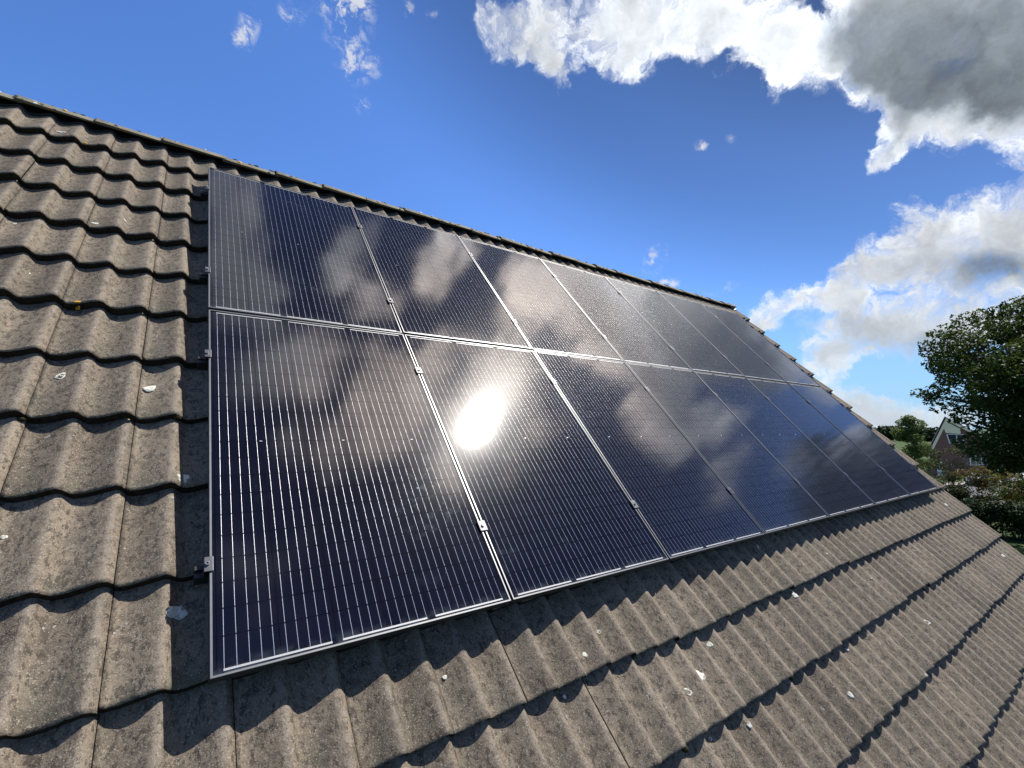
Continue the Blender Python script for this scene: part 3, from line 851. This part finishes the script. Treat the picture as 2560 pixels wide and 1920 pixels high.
proto = make_panel()
ROWN = ('lower', 'upper')
COLN = ['leftmost, nearest the bare tiles', 'second from the left', 'third from the left', 'middle one of seven',
        'third from the right gable', 'second from the right gable', 'last before the right gable edge']
LOOK = {(0, 0): 'big near black solar panel at the lower left corner of the array, wires glinting',
        (0, 1): 'black solar panel with the blinding sun reflection on it, lower row',
        (0, 2): 'lower row solar panel just right of the one with the sun glare',
        (0, 3): 'lower row solar panel, middle one of the seven along the bottom edge',
        (0, 4): 'lower row solar panel, third from the right gable edge',
        (0, 5): 'lower row solar panel, second from the right gable edge',
        (0, 6): 'lower row solar panel at the right gable edge, bottom right corner of array',
        (1, 0): 'top left corner solar panel under the ridge, beside the bare tiles',
        (1, 1): 'upper row solar panel, second from the left under the ridge',
        (1, 2): 'upper row solar panel, third from the left under the ridge',
        (1, 3): 'upper row solar panel, middle one of the seven under the ridge',
        (1, 4): 'upper row solar panel, third from the right gable edge',
        (1, 5): 'upper row solar panel, second from the right gable edge',
        (1, 6): 'upper row solar panel at the right end of the ridge'}
first = True
prnd = random.Random(4)
for r in range(2):
    for k in range(7):
        o = proto if first else copy_tree(proto)
        first = False
        o.location = rw(k * PITCH + 0.002, r * GAPV, 0)
        # bolted by hand: each sits a hair out of true
        o.rotation_euler = (SLOPE + prnd.gauss(0, 0.0018), prnd.gauss(0, 0.0018), 0)
        tag(o, LOOK[(r, k)], 'solar panel', 'solar panels in two rows on the roof')

# ------------------------------------------------------------------ mounting rails with clamps
def make_rail():
    root = empty('mounting_rail', (0, 0, 0), ROOF_ROT)
    a, b = -0.034, 7.12
    prof = [(-0.02, -0.0805), (0.02, -0.0805), (0.02, -0.0365), (0.0065, -0.0365), (0.0065, -0.050), (-0.0065, -0.050), (-0.0065, -0.0365), (-0.02, -0.0365)]
    mb = MB()
    mb.prism(prof, a, b, 'x')
    mb.build('rail_profile', M['rail'], root, fix=True)
    for i in range(8):
        end = i in (0, 7)
        uc = i * PITCH - 0.003 if not end else (0.0005 if i == 0 else 7 * PITCH - 0.0035)
        mb = MB()
        if end:
            sg = -1 if i == 0 else 1
            lo, hi = sorted((uc + sg * 0.013, uc - sg * 0.012))
            mb.box(lo, hi, -0.025, 0.025, 0.0012, 0.0052, bev=0.0014)
            lo, hi = sorted((uc + sg * 0.013, uc + sg * 0.010))
            mb.box(lo, hi, -0.025, 0.025, -0.036, 0.0010)
        else:
            mb.box(uc - 0.019, uc + 0.019, -0.025, 0.025, 0.0012, 0.0050, bev=0.0014)
            mb.box(uc - 0.003, uc + 0.003, -0.024, 0.024, -0.036, 0.0010)
        cl = mb.build('clamp', M['clamp'], root)
        mb = MB()
        bu = uc + (-0.004 if i == 0 else 0.004 if i == 7 else 0)
        ring = lambda r, z: [(bu + r * math.cos(2 * math.pi * q / 12), r * math.sin(2 * math.pi * q / 12), z) for q in range(12)]
        rows = [ring(0.0065, 0.0050), ring(0.0065, 0.0115), ring(0.0058, 0.0125), ring(0.0034, 0.0125), ring(0.0030, 0.0080)]
        mb.grid(rows, 0, False, close=True)
        mb.face(rows[-1], 1)
        mb.build('bolt', [M['bolt'], M['rail']], cl)
    return root


rail = make_rail()
RL = ['lowest black mounting rail with silver clamps, under the bottom row of panels',
      'black mounting rail with clamps below the gap between the two panel rows',
      'black mounting rail with clamps just above the gap between the two panel rows',
      'topmost black mounting rail with silver clamps, nearest the ridge']
for i, v in enumerate((0.335, 1.346, 2.03, 3.035)):
    o = rail if i == 0 else copy_tree(rail)
    o.location = rw(0, v, 0)
    tag(o, RL[i], 'mounting rail', 'mounting rails under the panels')

# ------------------------------------------------------------------ ground
def ground_mat():
    m, g, b = new_mat('rough_lawn')
    oc = g.n('ShaderNodeTexCoord').outputs['Object']
    c = g.mix(g.ramp(g.noise(oc, 0.35, 5, 0.6), 0.3, 0.7), (0.022, 0.046, 0.010), (0.045, 0.072, 0.018))
    c = g.mix(g.ramp(g.noise(oc, 9.0, 4, 0.7), 0.45, 0.7, 0, 0.6), c, (0.016, 0.030, 0.008))
    link(g, c, b, 'Base Color')
    b.inputs['Roughness'].default_value = 0.9
    b.inputs['Specular IOR Level'].default_value = 0.15
    bump(g, b, g.noise(oc, 18.0, 4, 0.7), 1.0, 0.05)
    return m


mb = MB()
S = 2500
mb.face([(-S, -S, 0), (S, -S, 0), (S, S, 0), (-S, S, 0)])
tag(mb.build('ground', ground_mat()), 'green lawn and open ground around the houses', 'ground', kind='structure')
M['asphalt'] = simple('asphalt', (0.055, 0.055, 0.057), 0.9, var=0.2, scale=3, bmp=0.4)
M['paver'] = simple('concrete_paving', (0.24, 0.22, 0.20), 0.9, var=0.2, scale=4, bmp=0.4)
PH = R(-14)
FT = Vector((math.cos(PH), math.sin(PH), 0)); FN = Vector((math.sin(PH), -math.cos(PH), 0))   # along / out of the far house's front
FP = Vector((92.98, 17.30, 0))
def fpt(s, out, z): return FP + FT * s + FN * out + Vector((0, 0, z))
mb = MB()
mb.face([fpt(-60, 13.5, 0.004), fpt(-60, 7.5, 0.004), fpt(60, 7.5, 0.004), fpt(60, 13.5, 0.004)][::-1])
tag(mb.build('road', M['asphalt'], fix=True), 'asphalt lane in front of the far brick house', 'road', kind='structure')
FROT = Matrix(((FT.x, FN.x, 0, FP.x), (FT.y, FN.y, 0, FP.y), (0, 0, 1, 0), (0, 0, 0, 1)))
mb = MB()
Mf = Matrix.Translation(FP) @ Matrix.Rotation(PH, 4, 'Z')
# x = along the front, y = away from the viewer, z up
mb.box(-60, 60, -7.35, -5.6, -0.05, 0.12, M=Mf)
tag(mb.build('pavement', M['paver']), 'raised paved footway between the lane and the far house', 'pavement', kind='structure')

# ------------------------------------------------------------------ far brick house
fh = empty('house', FP, (0, 0, PH))
tag(fh, 'far red brick house with a steep cream edged gable behind the trees', 'house')
mb = MB()
SR = math.tan(R(16))
# the plan is not square: the side walls run back at an angle to the front
def skew(mb): mb.v = [(x + y * 1.85, y * 0.9, z) for x, y, z in mb.v]


gp = [(-4.15, 0), (25.0, 0), (25.0, 3.6), (16.0, 8.45 - 15.8 * SR), (0.19, 8.45), (-4.15, 4.0)]
gp = [(-4.15, 0), (24.0, 0), (24.0, 3.9), (14.0, 4.5), (0.19, 8.45), (-4.15, 4.0)]
mb.prism(gp, 0.0, 9.0, 'y')
skew(mb)
mb.build('wall', M['brick'], fh, fix=True)
M['dark_tile'] = simple('dark_roof_tile', (0.075, 0.060, 0.058), 0.8, var=0.25, scale=6, bmp=0.5, bscale=12)
mb = MB()
th = 0.16
for (x0, z0), (x1, z1) in (((0.19, 8.68), (-4.55, 3.78)), ((0.19, 8.68), (14.0, 4.72)), ((14.0, 4.72), (24.4, 4.1))):
    d = Vector((x1 - x0, 0, z1 - z0)).normalized(); nn = Vector((-d.z, 0, d.x)); nn = nn if nn.z > 0 else -nn
    p = [(x0, z0), (x1, z1), (x1 - nn.x * th, z1 - nn.z * th), (x0 - nn.x * th, z0 - nn.z * th)]
    mb.prism(p, -0.22, 9.22, 'y')
skew(mb)
rf = mb.build('roof', M['dark_tile'], fh, fix=True)
for (x0, z0), (x1, z1), w in (((0.19, 8.50), (-4.62, 3.52), 0.50), ((0.19, 8.50), (14.0, 4.50), 0.42)):
    mb = MB()
    mb.prism([(x0, z0), (x1, z1), (x1, z1 - w * (1.5 if x1 < 0 else 1)), (x0, z0 - w * (1.5 if x1 < 0 else 1))], -0.20, -0.14, 'y')
    mb.build('bargeboard', M['cream'], fh, fix=True)
mb = MB()
mb.prism([(-0.50, 7.22), (0.19, 8.0), (2.6, 7.25), (3.9, 6.9), (3.9, 6.1), (0.12, 6.25)], -0.06, 0.05, 'y')
mb.build('gable_cladding', M['cream'], fh, fix=True)


def far_window(corners, parent, divs=()):
    """corners in (s, z), anticlockwise; frame ring with the pane behind"""
    cx = sum(c[0] for c in corners) / len(corners); cz = sum(c[1] for c in corners) / len(corners)
    mb = MB()
    inn = []
    for x, z in corners:
        d = Vector((cx - x, cz - z)); d = d.normalized() * 0.2
        inn.append((x + d.x, z + d.y))
    n = len(corners)
    for i in range(n):
        j = (i + 1) % n
        a, b_, c, d = corners[i], corners[j], inn[j], inn[i]
        for y0, y1 in ((-0.09, 0.02),):
            P = [(a[0], y0, a[1]), (b_[0], y0, b_[1]), (c[0], y0, c[1]), (d[0], y0, d[1])]
            Q = [(p[0], y1, p[2]) for p in P]
            mb.face(P); mb.face(Q[::-1])
            for q in range(4): mb.face([P[q], Q[q], Q[(q + 1) % 4], P[(q + 1) % 4]])
    for x in divs:
        mb.box(x - 0.06, x + 0.06, -0.085, 0.01, min(z for _, z in corners) + 0.1, max(z for _, z in corners) - 0.1)
    w = mb.build('window', M['white'], parent, fix=True)
    mb = MB()
    mb.face([(x, -0.03, z) for x, z in inn])
    mb.build('pane', M['glass'], w)
    return w


far_window([(0.86, 4.62), (4.6, 4.62), (4.6, 6.05), (0.20, 6.05)], fh, (2.8,))
far_window([(5.9, 1.38), (10.6, 1.38), (10.6, 2.75), (5.9, 2.75)], fh, (7.5, 9.1))
far_window([(16.9, 1.80), (22.6, 1.80), (22.6, 3.5), (16.9, 3.5)], fh, (18.8, 20.7))
mb = MB(); mb.box(-2.6, -1.2, -0.05, 0.03, 0.01, 2.2); mb.build('door', M['white'], fh)
mb = MB(); mb.tube([(14.3, -0.1, 0.0), (14.3, -0.1, 4.2)], [0.06, 0.06]); mb.build('downpipe', M['zinc'], fh)


# ------------------------------------------------------------------ trees and shrubs
def leaf_mat(name, lo, hi, trans=0.35):
    m, g, b = new_mat(name)
    tone = g.n('ShaderNodeAttribute', attribute_name='tone').outputs['Fac']
    oc = g.n('ShaderNodeTexCoord').outputs['Object']
    f = g.math('ADD', tone, g.math('MULTIPLY', g.math('SUBTRACT', g.noise(oc, 1.1, 3), 0.5), 0.8), clamp=True)
    c = g.mix(f, lo, hi)
    link(g, c, b, 'Base Color')
    b.inputs['Roughness'].default_value = 0.6
    b.inputs['Specular IOR Level'].default_value = 0.14
    tr = g.n('ShaderNodeBsdfTranslucent', {'Color': g.scale(c, 1.3)})
    mx = g.n('ShaderNodeMixShader', {0: trans, 1: b.outputs[0], 2: tr.outputs[0]})
    out = next(n for n in g.t.nodes if n.type == 'OUTPUT_MATERIAL')
    g.t.links.new(mx.outputs[0], out.inputs['Surface'])
    return m


M['oak'] = leaf_mat('dark_tree_leaves', (0.013, 0.024, 0.006), (0.066, 0.098, 0.013), 0.26)
M['bright'] = leaf_mat('light_tree_leaves', (0.050, 0.085, 0.018), (0.150, 0.190, 0.050))
M['olive'] = leaf_mat('olive_leaves', (0.022, 0.030, 0.010), (0.050, 0.056, 0.018))
M['autumn'] = leaf_mat('turning_leaves', (0.10, 0.035, 0.012), (0.11, 0.125, 0.018))
M['hedge'] = leaf_mat('hedge_leaves', (0.010, 0.022, 0.007), (0.026, 0.045, 0.013), 0.15)
M['bark'] = simple('bark', (0.075, 0.058, 0.045), 0.95, var=0.35, scale=7, spec=0.1, bmp=0.8, bscale=22)


def foliage(clumps, per_m3, size, seed, flat=0.75, hang=0.0, dense=1.0):
    """leaf sprays through each clump's volume; denser towards its shell"""
    rr = random.Random(seed)
    mb = MB()
    for cx, cy, cz, r in clumps:
        n = int(per_m3 * r ** 2.4 * dense)
        ct = rr.uniform(-0.22, 0.22)
        for _ in range(n):
            while True:
                d = Vector((rr.uniform(-1, 1), rr.uniform(-1, 1), rr.uniform(-1, 1)))
                if 0.05 < d.length < 1: break
            d = d.normalized() * (d.length ** 0.55)
            wob_ = 1 + 0.35 * mnoise.noise(Vector((cx, cy, cz)) + d * 1.7)
            p = Vector((cx, cy, cz)) + Vector((d.x, d.y, d.z * flat)) * r * wob_
            nrm = (Vector((rr.gauss(0, 0.6), rr.gauss(0, 0.6), rr.gauss(0.5, 0.6))) + d * 0.5).normalized()
            t = nrm.orthogonal().normalized()
            t = Matrix.Rotation(rr.uniform(0, 6.28), 3, nrm) @ t
            t.z -= hang; t.normalize()
            w = nrm.cross(t)
            s = size * rr.uniform(0.55, 1.3)
            k = rr.uniform(-0.18, 0.18) * s
            mb.face([p - t * s, p - w * s * 0.42 + nrm * k, p + t * s, p + w * s * 0.42 + nrm * k], 0, False,
                    min(1, max(0, 0.5 + ct + rr.gauss(0, 0.2))))
    return mb


def limbs(base_h, clumps, r0, seed, count):
    rr = random.Random(seed)
    mb = MB()
    top = max(c[2] for c in clumps) * 0.85
    pts, rad = [], []
    for i in range(9):
        t = i / 8
        pts.append((0.25 * math.sin(t * 3 + seed), 0.2 * math.cos(t * 2.3 + seed) - 0.2, t * top))
        rad.append(r0 * (1.35 if i == 0 else 1 - 0.88 * t))
    mb.tube(pts, rad, 12)
    for c in rr.sample(clumps, min(count, len(clumps))):
        zz = max(base_h, min(c[2] * 0.65, top * 0.9)); t = zz / top
        i = min(7, int(t * 8)); f = t * 8 - i
        a = Vector(pts[i]).lerp(Vector(pts[i + 1]), f)
        b_ = Vector(c[:3]); mid = a.lerp(b_, 0.5) + Vector((rr.gauss(0, 0.15), rr.gauss(0, 0.15), 0.12 * (b_ - a).length))
        rb = r0 * (1 - 0.88 * t) * 0.45
        mb.tube([a, a.lerp(mid, 0.6), mid, mid.lerp(b_, 0.6), b_], [rb, rb * 0.8, rb * 0.6, rb * 0.38, rb * 0.12], 7)
    return mb


def plant(name, loc, clumps, mat, per, size, seed, label, cat, r0=0.1, count=12, base_h=1.0, group=None, flat=0.75, hang=0.0, dense=3.2):
    t = empty(name, loc)
    tag(t, label, cat, group)
    foliage(clumps, per, size, seed, flat, hang, dense).build('crown' if name == 'tree' else 'foliage', mat, t, tone=True)
    limbs(base_h, clumps, r0, seed, count).build('trunk' if name == 'tree' else 'stem', M['bark'], t)
    return t


big_tree = plant('tree', TREE_BASE, TREE_CLUMPS, M['oak'], 330, 0.135, 3, 'tall dark broad-crowned tree overhanging the far brick house', 'tree', 0.42, 46, 3.2, dense=1.0)
other = copy_tree(big_tree)
other.location = (29.5, -4.2, 0); other.rotation_euler = (0, 0, R(150)); other.scale = (1.05, 1.05, 1.12)
tag(other, 'tall dark tree beyond the right edge, mirrored as the dark end of the far panels', 'tree')
rr = random.Random(12)
cl = []
for i in range(48):
    z = rr.uniform(1.2, 8.0); w = 2.4 * math.sin(min(1, max(0.08, (8.4 - z) / 5.2)) * math.pi / 2)
    a = rr.uniform(0, 6.28); q = math.sqrt(rr.random()) * w
    cl.append((q * math.cos(a), q * math.sin(a), z, rr.uniform(0.45, 0.8)))
plant('tree', (63.9, 14.35, 0), cl, M['bright'], 260, 0.13, 8, 'small light green garden tree left of the far brick house', 'tree', 0.13, 20, 1.4, hang=0.4)
cl = [(rr.gauss(0, 0.95), rr.gauss(0, 0.9), rr.uniform(0.9, 5.2), rr.uniform(0.35, 0.75)) for i in range(36)]
plant('tree', (58.7, 10.35, 0), cl, M['olive'], 120, 0.10, 9, 'thin olive see-through tree in front of the far brick wall', 'tree', 0.09, 22, 0.8, dense=2.4)
cl = [(rr.gauss(0, 0.8), rr.gauss(0, 1.3), rr.uniform(0.7, 3.5), rr.uniform(0.45, 0.75)) for i in range(34)]
plant('shrub', (55.2, 6.35, 0), cl, M['autumn'], 230, 0.10, 10, 'shrub with red and yellow turning leaves before the parked cars', 'shrub', 0.06, 12, 0.4)
cl = [(rr.gauss(0, 0.6), rr.gauss(0, 0.8), rr.uniform(0.5, 3.6), rr.uniform(0.4, 0.7)) for i in range(20)]
plant('shrub', (49.5, 4.0, 0), cl, M['oak'], 230, 0.10, 14, 'tall green shrub right of the red and yellow one', 'shrub', 0.06, 12, 0.4)
cl = [(rr.gauss(0, 0.7), rr.gauss(0, 0.9), rr.uniform(0.4, 3.0), rr.uniform(0.4, 0.7)) for i in range(28)]
plant('shrub', (54.2, 9.0, 0), cl, M['olive'], 230, 0.09, 15, 'low dark shrub beside the roof verge, left of the turning one', 'shrub', 0.05, 10, 0.3)
cl = []
for i in range(150):
    t = rr.uniform(-1, 1)
    cl.append((rr.uniform(-0.7, 0.7), t * 5.5, rr.uniform(0.12, 2.05 + 0.2 * math.sin(t * 9)), rr.uniform(0.4, 0.6)))
hd = empty('hedge', (44.2, 4.4, 0), (0, 0, R(8)))
tag(hd, 'long dark clipped hedge in shade under the tall tree', 'hedge')
foliage(cl, 260, 0.10, 16, dense=4.5).build('foliage', M['hedge'], hd, tone=True)
mb = MB()
for i in range(12):
    mb.tube([(0, -5.2 + i * 0.95, 0), (0.05, -5.2 + i * 0.95, 0.8), (-0.05, -5.1 + i * 0.95, 1.7)], [0.04, 0.03, 0.012], 6)
mb.build('stem', M['bark'], hd)


cl = []
for i in range(150):
    a = R(rr.uniform(-25, 75)); d = rr.uniform(290, 340)
    cl.append((d * math.cos(a), d * math.sin(a), rr.uniform(1.0, 4.6), rr.uniform(3.0, 5.0)))
wd = foliage(cl, 8, 1.3, 31, dense=1.0).build('distant_wood', M['hedge'], tone=True)
tag(wd, 'low dark band of distant woodland along the horizon', 'wood', kind='stuff')


# ------------------------------------------------------------------ parked cars in the lane
def car_paint(name, c):
    m, g, b = new_mat(name)
    oc = g.n('ShaderNodeTexCoord').outputs['Object']
    link(g, g.mix(g.ramp(g.noise(oc, 3.0, 3), 0.3, 0.7), [x * 0.93 for x in c], c), b, 'Base Color')
    b.inputs['Roughness'].default_value = 0.35
    b.inputs['Metallic'].default_value = 0.25
    b.inputs['Coat Weight'].default_value = 0.8
    b.inputs['Coat Roughness'].default_value = 0.06
    return m


M['rubber'] = simple('tyre_rubber', (0.02, 0.02, 0.02), 0.85)
M['alloy'] = simple('wheel_alloy', (0.5, 0.5, 0.52), 0.3, 0.9)
M['lamp'] = simple('lamp_lens', (0.75, 0.75, 0.72), 0.1)
M['tail'] = simple('tail_lens', (0.35, 0.02, 0.015), 0.15)


def make_car(loc, rz, paint, label):
    t = empty('parked_car', loc, (0, 0, rz))
    tag(t, label, 'car', 'cars parked in the lane by the far house')
    # station profiles from nose to tail: x, half width, sill, belt, roof half width, roof
    st = [(-2.10, 0.62, 0.34, 0.58, 0.50, 0.62), (-2.0, 0.78, 0.24, 0.68, 0.60, 0.72), (-1.3, 0.86, 0.22, 0.84, 0.70, 0.88), (-0.85, 0.87, 0.22, 0.90, 0.70, 0.95),
          (-0.1, 0.88, 0.22, 0.92, 0.60, 1.40), (0.5, 0.88, 0.22, 0.93, 0.60, 1.46), (1.2, 0.87, 0.22, 0.94, 0.59, 1.40), (1.75, 0.85, 0.24, 0.95, 0.60, 1.05), (2.05, 0.78, 0.30, 0.88, 0.62, 0.95), (2.12, 0.66, 0.42, 0.78, 0.52, 0.84)]
    rows = []
    for x, hw, s, b_, rw_, rf_ in st:
        h = [(hw * 0.9, s), (hw, s + 0.12), (hw, (s + b_) / 2), (hw * 0.98, b_), (rw_ + 0.03, b_ + (rf_ - b_) * 0.85), (rw_ * 0.85, rf_), (0, rf_ + 0.02)]
        rows.append([(x, y, z) for y, z in h] + [(x, -y, z) for y, z in h[:-1][::-1]])
    mb = MB(); mb.grid(rows, 0, True, close=True); mb.face(rows[0][::-1]); mb.face(rows[-1])
    mb.build('body', paint, t, fix=True)
    mb = MB()
    e = 0.012
    for s in (1, -1):
        mb.face([(-0.62, s * (0.80 + e), 0.97), (1.45, s * (0.80 + e), 0.99), (1.1, s * (0.66 + e), 1.33), (-0.12, s * (0.66 + e), 1.33)])
    mb.face([(-0.86 - e, -0.62, 0.99), (-0.86 - e, 0.62, 0.99), (-0.15 - e, 0.52, 1.40), (-0.15 - e, -0.52, 1.40)])
    mb.face([(1.72 + e, -0.58, 1.10), (1.72 + e, 0.58, 1.10), (1.26 + e, 0.50, 1.39), (1.26 + e, -0.50, 1.39)])
    mb.build('window', M['glass'], t)
    for x in (-1.32, 1.30):
        for s in (1, -1):
            mb = MB()
            ring = lambda r, y: [(x + r * math.cos(2 * math.pi * q / 18), s * y, 0.31 + r * math.sin(2 * math.pi * q / 18)) for q in range(18)]
            mb.grid([ring(0.20, 0.70), ring(0.30, 0.70), ring(0.31, 0.74), ring(0.31, 0.86), ring(0.29, 0.89), ring(0.20, 0.89)], 0, True, close=True)
            w = mb.build('wheel', M['rubber'], t, fix=True)
            mb = MB(); mb.grid([ring(0.20, 0.885), ring(0.17, 0.87), ring(0.05, 0.875)], 0, False, close=True); mb.face(ring(0.05, 0.875))
            mb.build('rim', M['alloy'], w)
    for s in (1, -1):
        mb = MB(); mb.box(-2.07, -1.93, s * 0.60 - 0.13, s * 0.60 + 0.13, 0.60, 0.70, bev=0.02); mb.build('headlight', M['lamp'], t)
        mb = MB(); mb.box(2.0, 2.12, s * 0.66 - 0.10, s * 0.66 + 0.10, 0.70, 0.86, bev=0.02); mb.build('tail_light', M['tail'], t)
    return t


make_car((81.6, 11.9, 0.004), PH + R(180), car_paint('silver_paint', (0.55, 0.57, 0.58)), 'silver parked car half hidden behind the turning shrub')
make_car((85.6, 9.2, 0.004), PH + R(4), car_paint('dark_blue_paint', (0.07, 0.09, 0.13)), 'dark blue parked car to the right of the silver one')
